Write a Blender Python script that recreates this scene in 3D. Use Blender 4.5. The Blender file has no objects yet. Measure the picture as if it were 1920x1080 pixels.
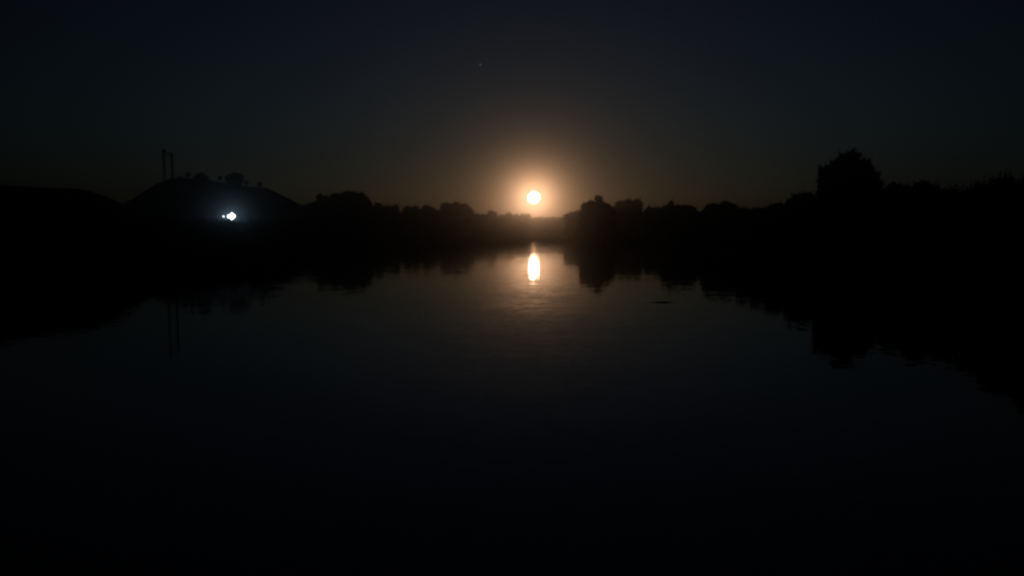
import bpy, math, random
import numpy as np
from mathutils import Vector, Matrix, noise

# ------------------------------------------------------------------ camera
sc = bpy.context.scene
COL = sc.collection
F = 1387.0                                   # focal length in photo pixels
HOR = 435.0                                  # photo row of the true horizon
PITCH = math.atan((540.0 - HOR) / F)
EYE = Vector((0.0, 0.0, 4.0))
cam_d = bpy.data.cameras.new("camera"); cam = bpy.data.objects.new("camera", cam_d)
COL.objects.link(cam); sc.camera = cam
cam.location = EYE; cam.rotation_euler = (math.pi / 2 - PITCH, 0, 0)
cam_d.sensor_width = 36.0; cam_d.lens = 36.0 * F / 1920.0
cam_d.dof.use_dof = True; cam_d.dof.focus_distance = 12.0; cam_d.dof.aperture_fstop = 1.0
cam_d.clip_start = 0.1; cam_d.clip_end = 20000.0

def ray(px, py):
    a, b = (px - 960.0) / F, (540.0 - py) / F
    c, s = math.cos(PITCH), math.sin(PITCH)
    return Vector((a, c + b * s, b * c - s))

def at(px, py, depth):
    """world point seen at photo pixel (px, py) at ground distance depth"""
    r = ray(px, py)
    return EYE + r * (depth / r.y)

# ------------------------------------------------------------------ sky, moonlight, exposure
MOON_DIR = ray(1001, 370).normalized()
MOON_EL = math.asin(MOON_DIR.z); MOON_AZ = math.atan2(MOON_DIR.x, MOON_DIR.y)
world = bpy.data.worlds.new("World"); sc.world = world; world.use_nodes = True
nt = world.node_tree; nt.nodes.clear()
sky = nt.nodes.new("ShaderNodeTexSky"); sky.sky_type = 'NISHITA'; sky.sun_disc = False
sky.sun_elevation = max(MOON_EL, math.radians(2.0)); sky.sun_rotation = MOON_AZ
sky.air_density = 1.0; sky.dust_density = 0.2; sky.ozone_density = 4.0
bg = nt.nodes.new("ShaderNodeBackground"); bg.inputs['Strength'].default_value = 0.0031
wo = nt.nodes.new("ShaderNodeOutputWorld")
gm = nt.nodes.new("ShaderNodeGamma"); gm.inputs[1].default_value = 1.8; hs = nt.nodes.new("ShaderNodeHueSaturation"); hs.inputs['Saturation'].default_value = 0.6
tn = nt.nodes.new("ShaderNodeVectorMath"); tn.operation = 'MULTIPLY'; tn.inputs[1].default_value = (1.1, 1.0, .88)
nt.links.new(sky.outputs[0], hs.inputs['Color']); nt.links.new(hs.outputs[0], gm.inputs[0]); nt.links.new(gm.outputs[0], tn.inputs[0]); 
# the night sky darkens away from the moon: exp(k (cos(angle to the moon) - 1))
wtc = nt.nodes.new("ShaderNodeTexCoord"); dt = nt.nodes.new("ShaderNodeVectorMath"); dt.operation = 'DOT_PRODUCT'; dt.inputs[1].default_value = MOON_DIR
m1 = nt.nodes.new("ShaderNodeMath"); m1.operation = 'MULTIPLY_ADD'; m1.inputs[1].default_value = 3.2; m1.inputs[2].default_value = -3.2
m2 = nt.nodes.new("ShaderNodeMath"); m2.operation = 'EXPONENT'
m3 = nt.nodes.new("ShaderNodeVectorMath"); m3.operation = 'SCALE'
nt.links.new(wtc.outputs['Generated'], dt.inputs[0]); nt.links.new(dt.outputs['Value'], m1.inputs[0]); nt.links.new(m1.outputs[0], m2.inputs[0])
nt.links.new(tn.outputs[0], m3.inputs[0]); nt.links.new(m2.outputs[0], m3.inputs['Scale'])
nt.links.new(m3.outputs[0], bg.inputs[0]); nt.links.new(bg.outputs[0], wo.inputs[0])

sun_d = bpy.data.lights.new("moonlight", 'SUN'); sun = bpy.data.objects.new("moonlight", sun_d)
COL.objects.link(sun)
sun_d.energy = 0.026; sun_d.angle = math.radians(0.4); sun_d.color = (1.0, 0.42, 0.15)
sun.rotation_euler = (-MOON_DIR).to_track_quat('-Z', 'Y').to_euler()

sc.view_settings.view_transform = 'Standard'; sc.view_settings.look = 'None'
sc.view_settings.exposure = 0.0; sc.view_settings.gamma = 1.0
try: sc.view_settings.use_curve_mapping = False
except Exception: pass
sc.render.engine = 'CYCLES'
sc.cycles.max_bounces = 5; sc.cycles.diffuse_bounces = 1; sc.cycles.glossy_bounces = 3
sc.cycles.volume_bounces = 0; sc.cycles.transparent_max_bounces = 8
sc.cycles.sample_clamp_indirect = 0.0
sc.cycles.filter_width = 2.0
sc.cycles.use_denoising = True

# ------------------------------------------------------------------ helpers
def new_mat(name):
    m = bpy.data.materials.new(name); m.use_nodes = True
    return m, m.node_tree, m.node_tree.nodes["Principled BSDF"]

def noisy_mat(name, c1, c2, scale, rough=0.9, bump=0.0, detail=4):
    m, t, p = new_mat(name)
    tc = t.nodes.new("ShaderNodeTexCoord"); n = t.nodes.new("ShaderNodeTexNoise")
    n.inputs['Scale'].default_value = scale; n.inputs['Detail'].default_value = detail
    t.links.new(tc.outputs['Object'], n.inputs['Vector'])
    r = t.nodes.new("ShaderNodeValToRGB")
    r.color_ramp.elements[0].position = 0.35; r.color_ramp.elements[0].color = (*c1, 1)
    r.color_ramp.elements[1].position = 0.65; r.color_ramp.elements[1].color = (*c2, 1)
    t.links.new(n.outputs['Fac'], r.inputs[0]); t.links.new(r.outputs[0], p.inputs['Base Color'])
    p.inputs['Roughness'].default_value = rough
    if bump:
        b = t.nodes.new("ShaderNodeBump"); b.inputs['Strength'].default_value = bump
        t.links.new(n.outputs['Fac'], b.inputs['Height']); t.links.new(b.outputs[0], p.inputs['Normal'])
    return m

def emit_mat(name, col, s):
    m = bpy.data.materials.new(name); m.use_nodes = True; t = m.node_tree; t.nodes.clear()
    e = t.nodes.new("ShaderNodeEmission"); o = t.nodes.new("ShaderNodeOutputMaterial")
    e.inputs[0].default_value = (*col, 1); e.inputs[1].default_value = s
    t.links.new(e.outputs[0], o.inputs[0]); return m

M_LEAF = noisy_mat("foliage", (0.025, 0.045, 0.015), (0.06, 0.09, 0.03), 0.6)
M_LEAF2 = noisy_mat("foliage_olive", (0.04, 0.05, 0.02), (0.08, 0.09, 0.035), 0.5)
M_BARK = noisy_mat("bark", (0.05, 0.035, 0.025), (0.11, 0.085, 0.06), 6.0, bump=0.4)
M_GRASS = noisy_mat("rough_grass", (0.035, 0.05, 0.02), (0.08, 0.08, 0.035), 0.25)
M_SOIL = noisy_mat("bank_soil", (0.05, 0.05, 0.025), (0.10, 0.08, 0.05), 0.15)
M_STEEL = noisy_mat("weathered_steel", (0.10, 0.10, 0.10), (0.18, 0.17, 0.16), 3.0, rough=0.6)
M_LAMPBODY = noisy_mat("lamp_housing", (0.12, 0.12, 0.13), (0.2, 0.2, 0.2), 5.0, rough=0.5)

class MB:
    """collects vertices and faces of one mesh"""
    def __init__(s): s.v = []; s.f = []; s.n = 0
    def add(s, v, f):
        v = np.asarray(v, float); s.v.append(v)
        s.f += [tuple(int(i) + s.n for i in q) for q in f]; s.n += len(v)
    def tube(s, pts, rads, k=7):
        pts = [Vector(p) for p in pts]; V = []; Fc = []
        for i, p in enumerate(pts):
            d = (pts[min(i + 1, len(pts) - 1)] - pts[max(i - 1, 0)]).normalized()
            u = d.cross(Vector((0.13, 1, 0.07)) if abs(d.y) < 0.9 else Vector((1, 0, 0))).normalized(); w = d.cross(u)
            for j in range(k):
                a = 2 * math.pi * j / k
                V.append(p + (u * math.cos(a) + w * math.sin(a)) * rads[i])
        for i in range(len(pts) - 1):
            for j in range(k):
                Fc.append((i * k + j, i * k + (j + 1) % k, (i + 1) * k + (j + 1) % k, (i + 1) * k + j))
        Fc.append(tuple(range(k))[::-1]); Fc.append(tuple((len(pts) - 1) * k + j for j in range(k)))
        s.add([tuple(q) for q in V], Fc)
    def box(s, c, size, rot=0.0):
        x, y, z = [q / 2 for q in size]; ca, sa = math.cos(rot), math.sin(rot)
        V = [(c[0] + a * x * ca - b * y * sa, c[1] + a * x * sa + b * y * ca, c[2] + d * z)
             for d in (-1, 1) for a, b in ((-1, -1), (1, -1), (1, 1), (-1, 1))]
        s.add(V, [(3, 2, 1, 0), (4, 5, 6, 7), (0, 1, 5, 4), (1, 2, 6, 5), (2, 3, 7, 6), (3, 0, 4, 7)])
    def build(s, name, mat, parent=None, loc=(0, 0, 0), smooth=False):
        v = np.concatenate(s.v) - np.array(loc, float)
        me = bpy.data.meshes.new(name); me.from_pydata(v.tolist(), [], s.f); me.materials.append(mat)
        if smooth: me.polygons.foreach_set("use_smooth", [True] * len(me.polygons))
        me.update()
        o = bpy.data.objects.new(name, me); COL.objects.link(o)
        if parent: o.parent = parent
        else: o.location = loc
        return o

def tag(o, label=None, cat=None, group=None, kind=None):
    if label: o["label"] = label
    if cat: o["category"] = cat
    if group: o["group"] = group
    if kind: o["kind"] = kind
    return o

def empty(name, loc, label, cat, group=None):
    e = bpy.data.objects.new(name, None); COL.objects.link(e); e.location = loc
    e.empty_display_size = 0.5
    return tag(e, label, cat, group)

def sn(p, f, seed):
    return noise.noise(Vector((p[0] * f + seed * 7.3, p[1] * f - seed * 3.1, p[2] * f + seed)))

# icosphere template
def ico(sub):
    t = (1 + 5 ** .5) / 2
    V = [(-1, t, 0), (1, t, 0), (-1, -t, 0), (1, -t, 0), (0, -1, t), (0, 1, t), (0, -1, -t), (0, 1, -t), (t, 0, -1), (t, 0, 1), (-t, 0, -1), (-t, 0, 1)]
    V = [np.array(v) / np.linalg.norm(v) for v in V]
    Fc = [(0, 11, 5), (0, 5, 1), (0, 1, 7), (0, 7, 10), (0, 10, 11), (1, 5, 9), (5, 11, 4), (11, 10, 2), (10, 7, 6), (7, 1, 8), (3, 9, 4), (3, 4, 2), (3, 2, 6), (3, 6, 8), (3, 8, 9), (4, 9, 5), (2, 4, 11), (6, 2, 10), (8, 6, 7), (9, 8, 1)]
    for _ in range(sub):
        c = {}; F2 = []
        def mid(a, b):
            k = (min(a, b), max(a, b))
            if k not in c:
                m = V[a] + V[b]; V.append(m / np.linalg.norm(m)); c[k] = len(V) - 1
            return c[k]
        for a, b, d in Fc:
            x, y, z = mid(a, b), mid(b, d), mid(d, a)
            F2 += [(a, x, z), (b, y, x), (d, z, y), (x, y, z)]
        Fc = F2
    return np.array(V), Fc
ICO1 = ico(1); ICO2 = ico(2)

def foliage(mb, rng, lobes, leaf, dens=5.0, rag=0.28, core=0.72):
    """lobes: (centre, rx, ry, rz); leaf = clump size. A ragged shell of small leaf faces round a dense heart."""
    for (c, rx, ry, rz) in lobes:
        c = np.array(c); R = np.array([rx, ry, rz])
        V, Fc = ICO1 if max(R) < 6 * leaf else ICO2
        d = V * R
        k = np.array([core + 0.12 * math.sin(5 * v[0] + c[0]) * math.sin(4 * v[2] + c[2]) for v in V])[:, None]
        mb.add(c + d * k, Fc)
        area = 4 * math.pi * ((rx * ry) ** 1.6 + (rx * rz) ** 1.6 + (ry * rz) ** 1.6) ** (1 / 1.6) / 3 ** (1 / 1.6)
        n = int(min(5200, dens * area / (leaf * leaf)))
        u = rng.normal(size=(n, 3)); u /= np.linalg.norm(u, axis=1)[:, None]
        ph = rng.uniform(0, 6.28, 6)
        lump = (np.sin(4 * u[:, 0] + ph[0]) * np.sin(5 * u[:, 2] + ph[1]) + np.sin(9 * u[:, 0] + ph[2]) * np.sin(8 * u[:, 2] + ph[3]) * .7
                + np.sin(15 * u[:, 0] + 11 * u[:, 1] + ph[4]) * np.sin(14 * u[:, 2] + ph[5]) * .5)
        rad = rng.uniform(0.62, 1.0, n) ** 0.6 * (1.0 + rag * 0.42 * lump)
        stray = rng.random(n) < 0.04
        rad[stray] *= rng.uniform(1.0, 1.0 + rag * 0.55, stray.sum())
        P = c + u * R * rad[:, None]
        a = rng.normal(size=(n, 3)); a /= np.linalg.norm(a, axis=1)[:, None]
        b = np.cross(a, rng.normal(size=(n, 3))); b /= np.linalg.norm(b, axis=1)[:, None]
        s = leaf * rng.uniform(0.45, 1.15, n)[:, None]
        Q = np.stack([P - a * s * .6, P + b * s * .38, P + a * s * .6, P - b * s * .38], 1).reshape(-1, 3)
        mb.add(Q, (np.arange(n * 4).reshape(-1, 4)).tolist())
        # leafy shoots that break the outline
        k = int(min(60, 5 + area / (leaf * leaf) * .03)); m_ = 9
        d = rng.normal(size=(k, 3)); d[:, 2] = np.abs(d[:, 2]) * 1.1 - .2; d /= np.linalg.norm(d, axis=1)[:, None]
        o = c + d * R * .93; g = d * .7 + np.array([0, 0, .6]); g /= np.linalg.norm(g, axis=1)[:, None]
        ln = leaf * rng.uniform(.9, 2.5, k)
        tt = np.linspace(0, 1, m_)
        P = (o[:, None] + g[:, None] * (ln[:, None] * tt)[:, :, None] + rng.normal(size=(k, m_, 3)) * (leaf * .22 * (1.15 - tt))[None, :, None]).reshape(-1, 3); n = len(P)
        a = rng.normal(size=(n, 3)); a /= np.linalg.norm(a, axis=1)[:, None]; b = np.cross(a, rng.normal(size=(n, 3))); b /= np.linalg.norm(b, axis=1)[:, None]
        s = np.tile(leaf * .62 * (1.2 - .8 * tt), k)[:, None]
        mb.add(np.stack([P - a * s * .6, P + b * s * .4, P + a * s * .6, P - b * s * .4], 1).reshape(-1, 3), (np.arange(n * 4).reshape(-1, 4)).tolist())

def ground_z(x, y):
    return max(float(terrain_h(x, y)), 0.0)

# ------------------------------------------------------------------ shoreline and terrain
def S(px, D): return ((px - 960) / F * D, D)
SHORE = [(-95, -60), (-75, 0), S(-160, 68), S(0, 84), S(150, 92), S(260, 112), S(320, 114), S(400, 116), S(500, 126), S(545, 145), S(572, 205), S(640, 285), S(700, 305),
         S(715, 345), S(760, 425), S(830, 470), S(890, 495), S(925, 560), S(965, 610), S(1010, 628), S(1050, 600), S(1068, 470), S(1082, 385), S(1095, 300),
         S(1089, 240), S(1108, 222), S(1140, 222), S(1165, 260), S(1180, 330), S(1210, 300), S(1255, 205), S(1300, 172), S(1360, 155), S(1400, 124), S(1450, 106), S(1500, 100), S(1545, 94),
         S(1600, 88), S(1680, 70), S(1760, 58), S(1880, 49), S(2100, 38), (36, 18), (38, -5), (46, -60)]
SH = np.array(SHORE)

def shore_dist(x, y):
    """signed distance to the shoreline polygon: negative on the water"""
    x = np.atleast_1d(x).astype(float); y = np.atleast_1d(y).astype(float)
    d = np.full(x.shape, 1e9); ins = np.zeros(x.shape, bool)
    n = len(SH)
    for i in range(n):
        x1, y1 = SH[i]; x2, y2 = SH[(i + 1) % n]
        dx, dy = x2 - x1, y2 - y1
        t = np.clip(((x - x1) * dx + (y - y1) * dy) / (dx * dx + dy * dy), 0, 1)
        d = np.minimum(d, np.hypot(x - x1 - t * dx, y - y1 - t * dy))
        cr = ((y1 > y) != (y2 > y))
        with np.errstate(divide='ignore', invalid='ignore'):
            xi = x1 + (y - y1) * dx / (dy if dy else 1e-9)
        ins ^= cr & (x < xi)
    return np.where(ins, -d, d)

def terrain_h(x, y):
    d = shore_dist(x, y)
    h = np.clip(d * 0.22, -1.5, 1.5) + np.clip(d, 0, 60) * 0.008
    h = h + 0.22 * np.sin(x * .21 + y * .13) * np.sin(y * .17 - x * .05) * np.clip(d / 6, 0, 1)
    return h if np.ndim(h) and h.size > 1 else float(np.ravel(h)[0])

def axis(lo, hi, step, far):
    core = np.arange(lo, hi + step, step); a = [lo]; b = [core[-1]]; s = step
    while a[-1] > -far: s *= 1.35; a.append(a[-1] - s)
    s = step
    while b[-1] < far: s *= 1.35; b.append(b[-1] + s)
    return np.array(sorted(a[1:]) + core.tolist() + b[1:])
def grid_mesh(name, X, Y, Z, mat, kind=None, smooth=True):
    ny, nx = X.shape
    V = np.stack([X, Y, Z], -1).reshape(-1, 3)
    Fc = [(j * nx + i, j * nx + i + 1, (j + 1) * nx + i + 1, (j + 1) * nx + i) for j in range(ny - 1) for i in range(nx - 1)]
    me = bpy.data.meshes.new(name); me.from_pydata(V.tolist(), [], Fc); me.materials.append(mat)
    me.polygons.foreach_set("use_smooth", [smooth] * len(me.polygons)); me.update()
    o = bpy.data.objects.new(name, me); COL.objects.link(o)
    if kind: o["kind"] = kind
    return o
gx = axis(-110, 90, 3.0, 2600); gy = axis(-60, 660, 3.5, 2600)
GX, GY = np.meshgrid(gx, gy)
GZ = terrain_h(GX.ravel(), GY.ravel()).reshape(GX.shape)
grid_mesh("ground", GX, GY, GZ, M_SOIL, "structure")

# ------------------------------------------------------------------ water
mw, t, p = new_mat("lake_water")
p.inputs['Base Color'].default_value = (0.004, 0.005, 0.005, 1)
p.inputs['Roughness'].default_value = 0.034; p.inputs['IOR'].default_value = 1.8
geo = t.nodes.new("ShaderNodeNewGeometry")
def slope_noise(scale, detail, ax, ay, stretch=(1, 1, 1)):
    mp = t.nodes.new("ShaderNodeMapping"); mp.inputs['Scale'].default_value = stretch
    n = t.nodes.new("ShaderNodeTexNoise"); n.inputs['Scale'].default_value = scale; n.inputs['Detail'].default_value = detail
    t.links.new(geo.outputs['Position'], mp.inputs[0]); t.links.new(mp.outputs[0], n.inputs['Vector'])
    sub = t.nodes.new("ShaderNodeVectorMath"); sub.operation = 'SUBTRACT'; sub.inputs[1].default_value = (.5, .5, .5)
    mul = t.nodes.new("ShaderNodeVectorMath"); mul.operation = 'MULTIPLY'; mul.inputs[1].default_value = (ax, ay, 0)
    t.links.new(n.outputs['Color'], sub.inputs[0]); t.links.new(sub.outputs[0], mul.inputs[0])
    return mul
a1 = slope_noise(0.5, 2, 0.005, 0.015, (0.5, 1.0, 1)); a2 = slope_noise(4.0, 3, 0.005, 0.032, (0.7, 1, 1))
ad = t.nodes.new("ShaderNodeVectorMath"); ad.operation = 'ADD'
t.links.new(a1.outputs[0], ad.inputs[0]); t.links.new(a2.outputs[0], ad.inputs[1])
up = t.nodes.new("ShaderNodeVectorMath"); up.operation = 'ADD'; up.inputs[1].default_value = (0, 0, 1)
t.links.new(ad.outputs[0], up.inputs[0])
nm = t.nodes.new("ShaderNodeVectorMath"); nm.operation = 'NORMALIZE'
t.links.new(up.outputs[0], nm.inputs[0]); t.links.new(nm.outputs[0], p.inputs['Normal'])
wx = np.linspace(-120, 130, 26); wy = np.linspace(-70, 660, 74); WX, WY = np.meshgrid(wx, wy)
grid_mesh("water", WX, WY, np.zeros_like(WX), mw, "structure")

# ------------------------------------------------------------------ hills
def ridge(name, prof, depth_of, half, mat, rough=0.35, seed=1, step=1.5):
    """prof: silhouette pixels of the crest; the crest line follows depth_of(px) and falls away on both sides"""
    pts = [at(px, py, depth_of(px)) for px, py in prof]
    xs = np.array([q.x for q in pts]); zs = np.array([q.z for q in pts]); ys = np.array([q.y for q in pts])
    X = np.arange(xs[0], xs[-1] + step, step); V = np.linspace(-1, 1, 41)
    XX, VV = np.meshgrid(X, V)
    H = np.interp(XX, xs, zs); YC = np.interp(XX, xs, ys)
    W = half * np.clip(H / zs.max(), 0.25, 1)
    prof_v = np.clip(1 - np.abs(VV) ** 1.5, 0, 1) ** 0.9
    ZZ = H * prof_v
    for j in range(ZZ.shape[0]):
        for i in range(ZZ.shape[1]):
            ZZ[j, i] += rough * sn((XX[j, i], YC[j, i] + VV[j, i] * W[j, i], 0), 0.09, seed) + rough * .5 * sn((XX[j, i], VV[j, i] * 30, 0), 0.5, seed + 3)
    ZZ[0, :] = ZZ[-1, :] = -1.0
    return grid_mesh(name, XX, YC + VV * W, ZZ, mat, "structure")
DH = lambda px: 250 + (px - 233) / 337 * 55
ridge("hill", [(195, 420), (215, 396), (233, 385), (264, 367), (296, 349), (311, 340), (325, 335), (351, 334.5), (375, 337), (406, 341), (435, 345), (461, 348.5), (500, 352), (526, 364), (548, 375), (570, 387), (600, 401), (630, 420)], DH, 44, M_GRASS, 0.35, 2)
DM = lambda px: 90 + px / 224 * 13
ridge("embankment", [(-420, 352), (-150, 347), (0, 347.5), (47, 349), (97, 352.5), (148, 356), (175, 364), (202, 375), (224, 386), (245, 398), (275, 418)], DM, 24, M_GRASS, 0.28, 5, 0.8)

# ------------------------------------------------------------------ trees
SEED = [11]
def tree(name, label, D, lobes, cat="tree", group=None, leaf=None, body=True, mat=None, trunk_r=None, rag=0.28, base=None, spread=1.0, floor_z=None):
    """lobes: (px, py, r_px[, r_px_vertical]) in the photo, at ground distance D"""
    SEED[0] += 1; rng = np.random.default_rng(SEED[0])
    m = D / F
    L = []
    cx = sum(l[0] for l in lobes) / len(lobes)
    bp = at(base if base else cx, 427, D)
    gz = ground_z(bp.x, bp.y) if floor_z is None else floor_z
    for l in lobes:
        rv = l[3] if len(l) > 3 else l[2]
        q = at(l[0], l[1], D + rng.uniform(-.6, .6) * l[2] * m)
        L.append(((q.x, q.y, q.z), l[2] * m, l[2] * m * rng.uniform(.8, 1.1), rv * m))
    top = max(q[0][2] + q[3] for q in L)
    if body:
        lo = min(q[0][0] - q[1] for q in L); hi = max(q[0][0] + q[1] for q in L); w = (hi - lo) / 2
        zt = min(q[0][2] for q in L); x0 = (lo + hi) / 2; z = zt
        step = max(w * .55, 1.0)
        while z > gz + 1.0:
            ww = w * spread * (0.92 if z > gz + (zt - gz) * .35 else 0.8)
            n = 2 if ww > 2.5 else 1
            for k in range(n):
                ox = (k - (n - 1) / 2) * ww * .8 + rng.uniform(-.1, .1) * ww
                r = ww * (0.62 if n == 2 else 0.95)
                L.append(((x0 + ox, D + rng.uniform(-.3, .3) * ww, z), r, r * .9, min(r, max(step, z - gz + .3)) * .95))
            z -= step
    if leaf is None: leaf = min(1.1, max(0.34, D * 0.0026))
    root = empty(name, (bp.x, bp.y, gz), label, cat, group)
    mb = MB(); foliage(mb, rng, L, leaf, rag=rag)
    mb.build("crown", mat or M_LEAF, root, (bp.x, bp.y, gz))
    tb = MB(); tr = trunk_r or max(0.10, (top - gz) * 0.018)
    bend = Vector((rng.uniform(-.3, .3), rng.uniform(-.3, .3), 0)) * (top - gz) * .05
    p0 = Vector((bp.x, bp.y, gz - .3)); p2 = Vector((bp.x, bp.y, gz + (top - gz) * .72)) + bend * 2
    p1 = p0.lerp(p2, .5) + bend
    tb.tube([p0, p0.lerp(p1, .15), p1, p2], [tr * 1.5, tr * 1.05, tr * .75, tr * .3])
    for l in L[:min(len(L), len(lobes))]:
        e = Vector(l[0]); s = p0.lerp(p2, rng.uniform(.35, .7))
        tb.tube([s, s.lerp(e, .5) + Vector((0, 0, .1 * (top - gz) * .3)), e], [tr * .45, tr * .3, tr * .12], 5)
    tb.build("trunk", M_BARK, root, (bp.x, bp.y, gz))
    return root

R_BANK = "trees along the right bank"; L_BANK = "trees along the left bank"; FARG = "trees at the far end of the water"
# --- on the hill
hz = lambda px, py: at(px, py, DH(px)).z - 0.6
tree("hill_tree", "tiny round-headed tree on the hilltop just right of the twin-legged mast", DH(353), [(353, 328, 4.2)], group="trees on the hilltop", body=False, leaf=.45, floor_z=hz(353, 335), trunk_r=.15)
tree("hill_tree", "low wide bushy tree on the hilltop left of the largest hilltop tree", DH(376), [(369, 334, 6), (376, 331, 7.5), (384, 334, 6)], group="trees on the hilltop", body=False, leaf=.5, floor_z=hz(376, 338), rag=.2)
tree("hill_tree", "small lollipop-shaped tree on a bare stem left of the largest hilltop tree", DH(412), [(412.5, 334, 3.4, 4)], group="trees on the hilltop", body=False, leaf=.42, floor_z=hz(412, 342), trunk_r=.15)
tree("hill_tree", "largest hilltop tree with a broad domed crown above the white floodlight", DH(440), [(432, 335, 9), (440, 333, 10), (449, 335, 8.5), (434, 341, 9), (447, 341, 8)], group="trees on the hilltop", body=False, leaf=.55, floor_z=hz(440, 347), rag=.2)
tree("hill_tree", "small narrow tree close to the right side of the largest hilltop tree", DH(462), [(462, 343, 3.6, 5)], group="trees on the hilltop", body=False, leaf=.42, floor_z=hz(462, 350), trunk_r=.15)
tree("hill_tree", "small rounded tree alone at the right shoulder of the hilltop", DH(487), [(487, 346.5, 4.6)], group="trees on the hilltop", body=False, leaf=.42, floor_z=hz(487, 352), trunk_r=.15)
tree("hill_tree", "low scrubby bush on the left edge of the hilltop beside the twin-legged mast", DH(338), [(334, 335, 3, 2.4), (340, 334.5, 3.4, 3)], cat="bush", group="trees on the hilltop", body=False, leaf=.42, floor_z=hz(338, 336), trunk_r=.12)

# --- left bank to the far end
tree("bank_tree", "low tree in the dip between the hill and the broad domed tree", 330, [(570, 393, 9), (581, 389, 8)], group=L_BANK)
tree("bank_tree", "tree with a small raised tip against the left side of the broad domed tree", 302, [(589, 388, 9), (600, 371, 7), (608, 378, 10), (598, 388, 12)], group=L_BANK, base=600)
tree("bank_tree", "broad domed dark tree, the biggest on the left bank", 300, [(632, 377, 15), (652, 373, 16), (672, 377, 17), (686, 388, 13), (621, 390, 14)], group=L_BANK, base=655, rag=.2)
tree("bank_tree", "narrow tree just right of the broad domed tree on the left bank", 345, [(709, 387, 7.5), (704, 396, 10)], group=L_BANK)
tree("bank_tree", "small ragged tree left of the bright notch in the left treeline", 400, [(722, 392, 6), (730, 391, 5)], group=L_BANK)
tree("bank_tree", "small rounded tree bordering the left side of the bright notch in the left treeline", 410, [(742, 390.5, 6.5)], group=L_BANK)
tree("bank_tree", "flat-topped tree bordering the right side of the bright notch in the left treeline", 440, [(765, 395, 8), (778, 393.5, 8)], group=L_BANK)
tree("bank_tree", "rounded tree between the flat-topped tree and the wide dome on the left", 450, [(799, 393, 8.5), (812, 397, 6)], group=L_BANK)
tree("bank_tree", "wide dome-shaped tree left of the moon, standing above its neighbours", 480, [(836, 390, 10.5), (854, 390, 11.5), (871, 393, 11), (881, 400, 8)], group=L_BANK, rag=.18)
tree("bank_tree", "low spreading tree right of the wide dome-shaped tree", 530, [(895, 408, 7), (906, 408, 7)], group=FARG)
tree("bank_tree", "far tree with a small round tuft sticking up between wide dome and moon", 545, [(920, 400, 5.5), (927, 402, 5), (919, 409, 8)], group=FARG)
tree("bank_tree", "far rounded tree third from the moon on its left side", 590, [(940, 411, 8), (955, 406.5, 7.5)], group=FARG)
tree("bank_tree", "far low tree second from the moon on its left side", 610, [(967, 408.5, 7)], group=FARG)
tree("bank_tree", "far tree with a notched top nearly below the moon, slightly left", 625, [(980, 407.5, 7), (989, 407, 6)], group=FARG)
tree("bank_tree", "low far tree directly under the moon", 650, [(1000, 414.5, 6), (1011, 414, 7)], group=FARG)
tree("bank_tree", "low far tree just right of the spot under the moon", 645, [(1025, 415, 7), (1038, 414.5, 7.5)], group=FARG)
tree("bank_tree", "last low far tree before the right bank steps up", 620, [(1052, 414.5, 7)], group=FARG)

# --- right bank, far to near
tree("bank_tree", "brown-tinged tree stepping up between the low far trees and the knobbed tree", 385, [(1066, 409, 9), (1078, 406, 10)], group=R_BANK)
tree("bank_tree", "tall tree with a small round knob on top, right of the moon", 232, [(1098, 389, 8.5), (1108, 387, 11), (1122, 373, 7), (1124, 384, 10), (1136, 391, 10.5), (1145, 396, 9), (1097, 399, 11)], group=R_BANK, base=1120, rag=.22)
tree("bank_tree", "flat-topped broad tree beside the knobbed tree", 380, [(1163, 387, 10), (1178, 384, 11), (1194, 385, 11.5), (1182, 396, 16)], group=R_BANK, rag=.2)
tree("bank_tree", "low tree in the dip right of the flat-topped broad tree", 300, [(1217, 397, 9), (1231, 396, 8)], group=R_BANK)
tree("bank_tree", "slim pointed tree rising from the left end of the long rounded crown", 225, [(1258, 383, 4.5, 6), (1250, 394, 9)], group=R_BANK)
tree("bank_tree", "long rounded crown sloping down to a sharp dip in the right treeline", 200, [(1268, 395, 11), (1284, 395.5, 11.5), (1299, 400, 10)], group=R_BANK, rag=.2)
tree("bank_tree", "lopsided dome-shaped tree rising to the right, middle of the right bank", 163, [(1327, 399, 9), (1342, 393, 11.5), (1361, 388.5, 11.5), (1374, 391, 9)], group=R_BANK, rag=.22)
tree("bank_tree", "low scrubby tree just right of the lopsided dome-shaped tree", 128, [(1390, 399, 8), (1401, 402, 9)], group=R_BANK)
tree("bank_tree", "low level-topped tree midway along the right bank", 118, [(1418, 401, 8), (1430, 400, 8)], group=R_BANK)
tree("bank_tree", "low tree swelling up left of the twin-tipped tree", 112, [(1447, 394, 9), (1463, 395, 9)], group=R_BANK)
tree("bank_tree", "twin-tipped bushy tree left of the towering spiky tree", 106, [(1482, 379, 6), (1490, 370, 5.5), (1502, 370, 7), (1496, 384, 15), (1514, 384, 10), (1524, 388, 11)], group=R_BANK, rag=.32)
tree("bank_tree", "towering spiky-outlined tree, the tallest on the right bank", 101,
     [(1538, 322, 3.4, 9), (1540, 342, 7, 20), (1549, 318, 4.5, 8), (1559, 314, 5, 8), (1569, 305, 4, 9), (1580, 297, 6, 9), (1597, 288, 4, 7), (1588, 296, 8, 9), (1606, 294, 6, 8), (1618, 307, 7, 9), (1630, 309, 3.6, 9), (1634, 322, 4.5, 9),
      (1645, 331, 3.4, 9), (1651, 346, 3.6, 7), (1596, 320, 26, 24), (1566, 332, 23, 24), (1620, 334, 21, 24), (1634, 350, 17, 20), (1594, 350, 42, 30), (1556, 360, 20)], group=R_BANK, base=1595, rag=.4, leaf=.42)
tree("bank_tree", "low bushy tree touching the right side of the towering spiky tree", 82, [(1666, 365, 10), (1680, 362, 8), (1697, 361, 9)], group=R_BANK, rag=.3)
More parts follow.
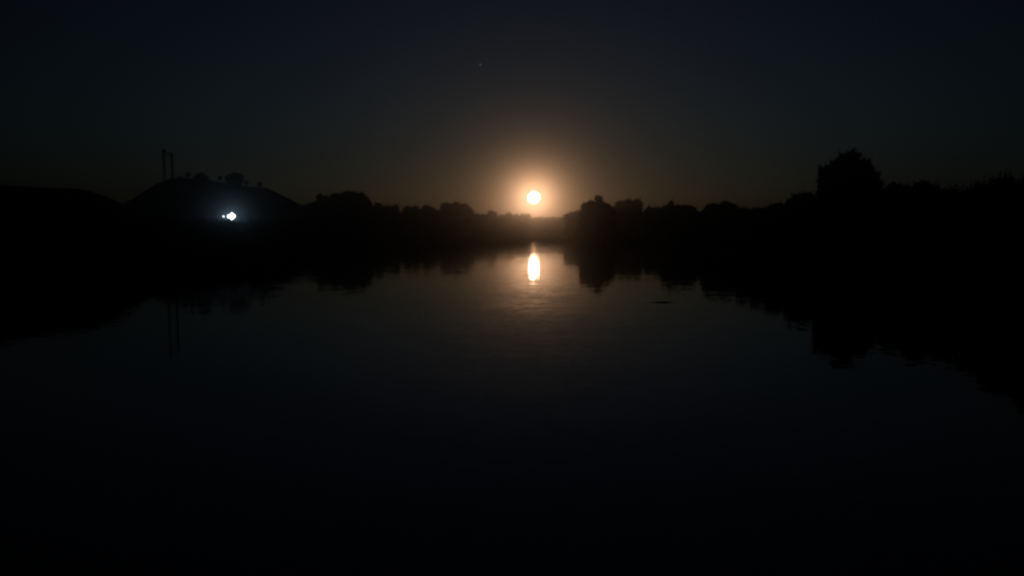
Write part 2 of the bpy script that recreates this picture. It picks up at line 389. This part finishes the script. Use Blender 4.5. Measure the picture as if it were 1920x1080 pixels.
tree("bank_tree", "second low bushy tree right of the towering spiky tree, with a level top", 70, [(1716, 363, 10), (1731, 362, 9), (1748, 363, 9)], group=R_BANK, rag=.3)
tree("bank_tree", "lowest tree in the shallow dip near the right edge of the picture", 65, [(1768, 374, 10), (1786, 374, 11), (1801, 372, 9)], group=R_BANK, rag=.3)
tree("bank_tree", "tree rising to the right out of the shallow dip at the far right", 60, [(1818, 369, 11), (1838, 364, 12)], group=R_BANK, rag=.3)
tree("bank_tree", "high rounded tree second from the right edge of the picture", 55, [(1862, 356, 13), (1882, 351, 12), (1893, 356, 12)], group=R_BANK, rag=.3)
tree("bank_tree", "tall tree cut off by the right edge of the picture", 50, [(1932, 352, 18), (1966, 338, 34, 34), (1915, 376, 17)], group=R_BANK, rag=.3)
tree("bank_tree", "tree filling the gap by the right edge of the picture", 52, [(1905, 374, 13)], group=R_BANK, rag=.3)

# --- undergrowth and woods that read as one mass
rng = np.random.default_rng(5)
def thicket(name, label, pts, leaf, rlo, rhi, hlo, hhi, step, mat, dens=3.0):
    mb = MB(); L = []
    for (x1, y1), (x2, y2) in zip(pts[:-1], pts[1:]):
        n = max(1, int(math.hypot(x2 - x1, y2 - y1) / step))
        for k in range(n):
            u = (k + rng.uniform(0, 1)) / n
            r = rng.uniform(rlo, rhi); h = rng.uniform(hlo, hhi)
            x, y = x1 + (x2 - x1) * u, y1 + (y2 - y1) * u; g = ground_z(x, y)
            L.append(((x, y, g + h * .45), r, r, h * .55))
    foliage(mb, rng, L, leaf, dens=dens, rag=.3)
    return tag(mb.build(name, mat), label, "undergrowth", kind="stuff")
def offset(pts, d):
    out = []
    for i, (x, y) in enumerate(pts):
        a = np.array(pts[max(i - 1, 0)]); b = np.array(pts[min(i + 1, len(pts) - 1)]); q = b - a; q = q / np.linalg.norm(q)
        out.append((x - q[1] * d, y + q[0] * d))
    return out
leftS = SHORE[2:13]; midS = SHORE[13:22]; rightS = SHORE[22:42]
thicket("bank_undergrowth", "low dark reeds and scrub along the left waterline", offset(leftS, 2.5), .45, 1.2, 2.2, 1.6, 3.0, 2.0, M_LEAF2)
thicket("bank_undergrowth", "dark scrub along the far waterline under the moon", offset(midS, 3), .8, 2.5, 4, 4, 6.5, 4.0, M_LEAF)
thicket("bank_undergrowth", "dark scrub along the right waterline", offset(rightS, 2.5), .4, 1.6, 2.6, 2.5, 4.2, 2.2, M_LEAF)
def wood(label, prof, leaf, rpx, step_px, mat, dens=3.0, back=6.0):
    """prof: (px, py of the top, ground distance) along the wood's crest"""
    mb = MB(); L = []; P = np.array(prof, float); x = P[0, 0]
    while x < P[-1, 0]:
        py = np.interp(x, P[:, 0], P[:, 1]) + rng.uniform(-.6, 2.6); D = np.interp(x, P[:, 0], P[:, 2]) + back + rng.uniform(-.02, .04) * 100
        r = rpx * rng.uniform(.75, 1.25); m = D / F; q = at(x, py + r, D); g = ground_z(q.x, q.y)
        L.append(((q.x, q.y, q.z), r * m, r * m, r * m))
        z = q.z - r * m * .9
        while z > g:
            L.append(((q.x + rng.uniform(-.2, .2) * r * m, q.y + rng.uniform(-.4, .4) * r * m, z), r * m * 1.1, r * m, r * m)); z -= r * m * 1.1
        x += step_px * rng.uniform(.8, 1.2)
    foliage(mb, rng, L, leaf, dens=dens, rag=.3)
    return tag(mb.build("woodland", mat), label, "woodland", kind="stuff")
wood("dark scrub wood on the left bank at the foot of the hill", [(228, 403, 112), (300, 409, 121), (370, 413, 123), (400, 414, 124), (470, 414, 130), (500, 413, 136), (545, 410, 155), (575, 398, 225), (590, 396, 290)], .5, 8, 6, M_LEAF)
wood("dark wood between the trees of the left bank", [(560, 390, 315), (587, 387, 315), (700, 390, 345), (718, 391, 390), (748, 397, 410), (757, 398, 420), (770, 390, 440), (790, 390, 455), (820, 396, 465), (840, 386, 490), (870, 388, 500), (893, 403, 530), (935, 405, 570), (955, 404, 605)], 1.0, 6, 4.5, M_LEAF)
wood("brownish wood behind the low far trees under the moon", [(940, 406, 600), (968, 405, 625), (990, 406, 640), (998, 410, 655), (1015, 408.5, 660), (1030, 410, 660), (1045, 409, 650), (1056, 408, 620), (1066, 404, 520), (1087, 398, 400)], 1.4, 4, 3.2, M_LEAF)
wood("dark wood between the trees of the right bank", [(1080, 397, 400), (1092, 394, 300), (1145, 389, 250), (1152, 388, 380), (1205, 395, 340), (1229, 391, 300), (1246, 389, 235), (1262, 386, 222), (1285, 388, 212), (1303, 394, 208), (1313, 398, 195), (1326, 393, 185), (1350, 383, 170), (1378, 386, 160), (1390, 394, 140), (1423, 395, 125), (1440, 388, 118), (1463, 387, 115), (1476, 380, 112), (1500, 372, 110), (1515, 376, 110), (1533, 379, 106), (1560, 370, 105), (1655, 354, 92), (1676, 358, 82), (1700, 354, 74), (1748, 356, 68), (1772, 366, 64), (1805, 364, 62), (1830, 357, 60), (1864, 346, 57), (1890, 345, 55), (1903, 360, 54), (1960, 352, 52), (2060, 340, 48)], .55, 10, 7, M_LEAF)
ring = [(math.sin(a) * 900, math.cos(a) * 900) for a in np.radians(np.arange(-48, 49, 4))]
thicket("woodland", "distant low woodland closing the horizon", ring, 2.2, 11, 16, 12, 15, 14, M_LEAF, dens=2.2)

# ------------------------------------------------------------------ twin-legged mast
mp_ = at(315, 427, 139); mz = ground_z(mp_.x, mp_.y)
mz = max(mz, 1.0)
ml = at(306.5, 287, 139); mr = at(322, 289, 139)
root = empty("lattice_mast", (mp_.x, mp_.y, mz), "thin dark twin-legged mast with a sloping crossbar left of the hilltop", "mast")
ox, oy = mp_.x, mp_.y
def lattice_leg(xb, xt, zt, w):
    mb = MB(); H = zt - mz; n = int(H / .9)
    cs = [(-w / 2, -w / 2), (w / 2, -w / 2), (w / 2, w / 2), (-w / 2, w / 2)]
    P = lambda k, c: (xb + (xt - xb) * k / n + cs[c][0], oy + cs[c][1], mz + H * k / n)
    for c in range(4): mb.tube([(xb + cs[c][0], oy + cs[c][1], mz - .5), P(n, c)], [.036, .032], 5)
    for k in range(n):
        for c in range(4):
            d = (c + 1) % 4
            mb.tube([P(k, c), P(k, d)], [.025] * 2, 4)
            mb.tube([P(k, c), P(k + 1, d)] if k % 2 else [P(k, d), P(k + 1, c)], [.025] * 2, 4)
    return mb
lattice_leg(ml.x, ml.x, ml.z, .32).build("leg", M_STEEL, root, (ox, oy, mz))
lattice_leg(mr.x, mr.x, mr.z, .26).build("leg", M_STEEL, root, (ox, oy, mz))
mb = MB(); mb.tube([(ml.x - .1, oy, ml.z + .15), (mr.x + .15, oy, mr.z + .05)], [.09, .08], 6); mb.tube([(ml.x - .1, oy, ml.z - .3), (mr.x + .15, oy, mr.z - .35)], [.05, .05], 6)
mb.build("crossbar", M_STEEL, root, (ox, oy, mz))
mb = MB(); mb.box((ml.x + .08, oy, ml.z + .42), (.6, .5, .4)); mb.tube([(ml.x - .3, oy, ml.z + .7), (ml.x + .2, oy, ml.z + .72)], [.05, .05], 5)
mb.build("head_box", M_STEEL, root, (ox, oy, mz))
for q in (.25, .5, .75):
    z = mz + (ml.z - mz) * q; b = MB(); b.tube([(ml.x, oy, z), (mr.x, oy, z - .1)], [.03, .03], 5); b.build("brace", M_STEEL, root, (ox, oy, mz))

# ------------------------------------------------------------------ floodlight on its pole
LD = 238.0
lp = at(434, 406, LD); lz = ground_z(lp.x, lp.y)
root = empty("floodlight", (lp.x, lp.y, lz), "brilliant cold white floodlight on a pole in front of the hill", "floodlight")
b = MB(); b.tube([(lp.x, lp.y + .25, lz - .3), (lp.x, lp.y + .25, lz + 2), (lp.x, lp.y + .25, lp.z + .9)], [.16, .13, .08], 8); b.build("pole", M_STEEL, root, (lp.x, lp.y, lz))
b = MB(); b.tube([(lp.x - 2.6, lp.y + .22, lp.z), (lp.x + .95, lp.y + .22, lp.z)], [.06, .06], 6); b.build("crossarm", M_STEEL, root, (lp.x, lp.y, lz))
M_LENS = emit_mat("lit_floodlight_lens", (.80, .93, 1.0), 5.0)
for hx, hz_, s in ((-.85, 0.0, .46), (0.0, .1, .62), (.75, .12, .5), (.1, -.6, .44), (.25, .7, .42), (-2.5, 0.05, .2)):
    s *= 1.2; hb = MB(); hb.tube([(lp.x + hx, lp.y + .15, lp.z + hz_), (lp.x + hx, lp.y - .02, lp.z + hz_), (lp.x + hx, lp.y - .12, lp.z + hz_)], [s * .5, s, s * 1.06], 12)
    h = hb.build("lamp_head", M_LAMPBODY, root, (lp.x, lp.y, lz))
    lb = MB(); lb.tube([(lp.x + hx, lp.y - .125, lp.z + hz_), (lp.x + hx, lp.y - .16, lp.z + hz_)], [s * .98, s * .9], 12)
    lb.build("lens", M_LENS, h, (lp.x, lp.y, lz))
ld = bpy.data.lights.new("floodlight_beam", 'SPOT'); lo = bpy.data.objects.new("floodlight_beam", ld); COL.objects.link(lo)
lo.parent = root; lo.location = (0.1, -0.5, lp.z - lz); lo.rotation_euler = (math.radians(88), 0, math.radians(165)); ld.spot_size = math.radians(150); ld.spot_blend = .6; ld.energy = 300.0; ld.color = (.24, .62, 1.0); ld.shadow_soft_size = .4

# ------------------------------------------------------------------ floating branch, moon, star
bp = at(1245, 567, 54); zc = 0.02
tot = EYE + ray(1243, 567) * (EYE.z / -ray(1243, 567).z)
mb = MB()
mb.tube([(tot.x - .7, tot.y + .05, -.005), (tot.x - .2, tot.y - .05, .02), (tot.x + .3, tot.y + .02, .01), (tot.x + .7, tot.y - .1, -.01)], [.012, .03, .025, .01], 6)
mb.tube([(tot.x - .1, tot.y, .02), (tot.x + .12, tot.y + .12, .07), (tot.x + .3, tot.y + .2, .05)], [.015, .01, .006], 5)
tag(mb.build("floating_branch", M_BARK), "thin dark branch floating on the open water near the right bank", "branch")

def ball(name, px, py, dist, rpx, mat, label, cat):
    d = ray(px, py).normalized(); c = EYE + d * dist; V, Fc = ico(4); mb = MB()
    mb.add(np.array(c) + V * (rpx / F * dist), Fc)
    return tag(mb.build(name, mat, None, tuple(c), smooth=True), label, cat)
mm = emit_mat("moonlit_disc", (1.0, .86, .66), 24.0); mt = mm.node_tree      # added to a clear pass-through so the moonlight lamp behind it is not cut off
me_, mo_ = mt.nodes["Emission"], mt.nodes["Material Output"]; mtr = mt.nodes.new("ShaderNodeBsdfTransparent"); mad = mt.nodes.new("ShaderNodeAddShader")
mt.links.new(me_.outputs[0], mad.inputs[0]); mt.links.new(mtr.outputs[0], mad.inputs[1]); mt.links.new(mad.outputs[0], mo_.inputs[0])
ball("moon", 1001, 370.5, 6000, 10.6, mm, "full moon glowing pale orange low over the far treeline", "moon")
ball("star", 900.5, 121, 7000, 1.0, emit_mat("starlight", (.9, .95, 1.0), 0.15), "single tiny star high in the sky left of the moon", "star")

# ------------------------------------------------------------------ night haze
mb = MB(); B = 3000.0; mb.box((0, 0, 24), (2 * B, 2 * B, 54.0))
hzo = mb.build("haze", bpy.data.materials.new("night_haze")); hzo["kind"] = "stuff"; hzo["label"] = "thin night haze over the water"
hm = hzo.data.materials[0]; hm.use_nodes = True; ht = hm.node_tree; ht.nodes.clear()
pv = ht.nodes.new("ShaderNodeVolumePrincipled"); ho = ht.nodes.new("ShaderNodeOutputMaterial")
pv.inputs['Color'].default_value = (.9, .9, .9, 1); pv.inputs['Density'].default_value = 0.0016; pv.inputs['Anisotropy'].default_value = 0.969
ht.links.new(pv.outputs[0], ho.inputs['Volume'])
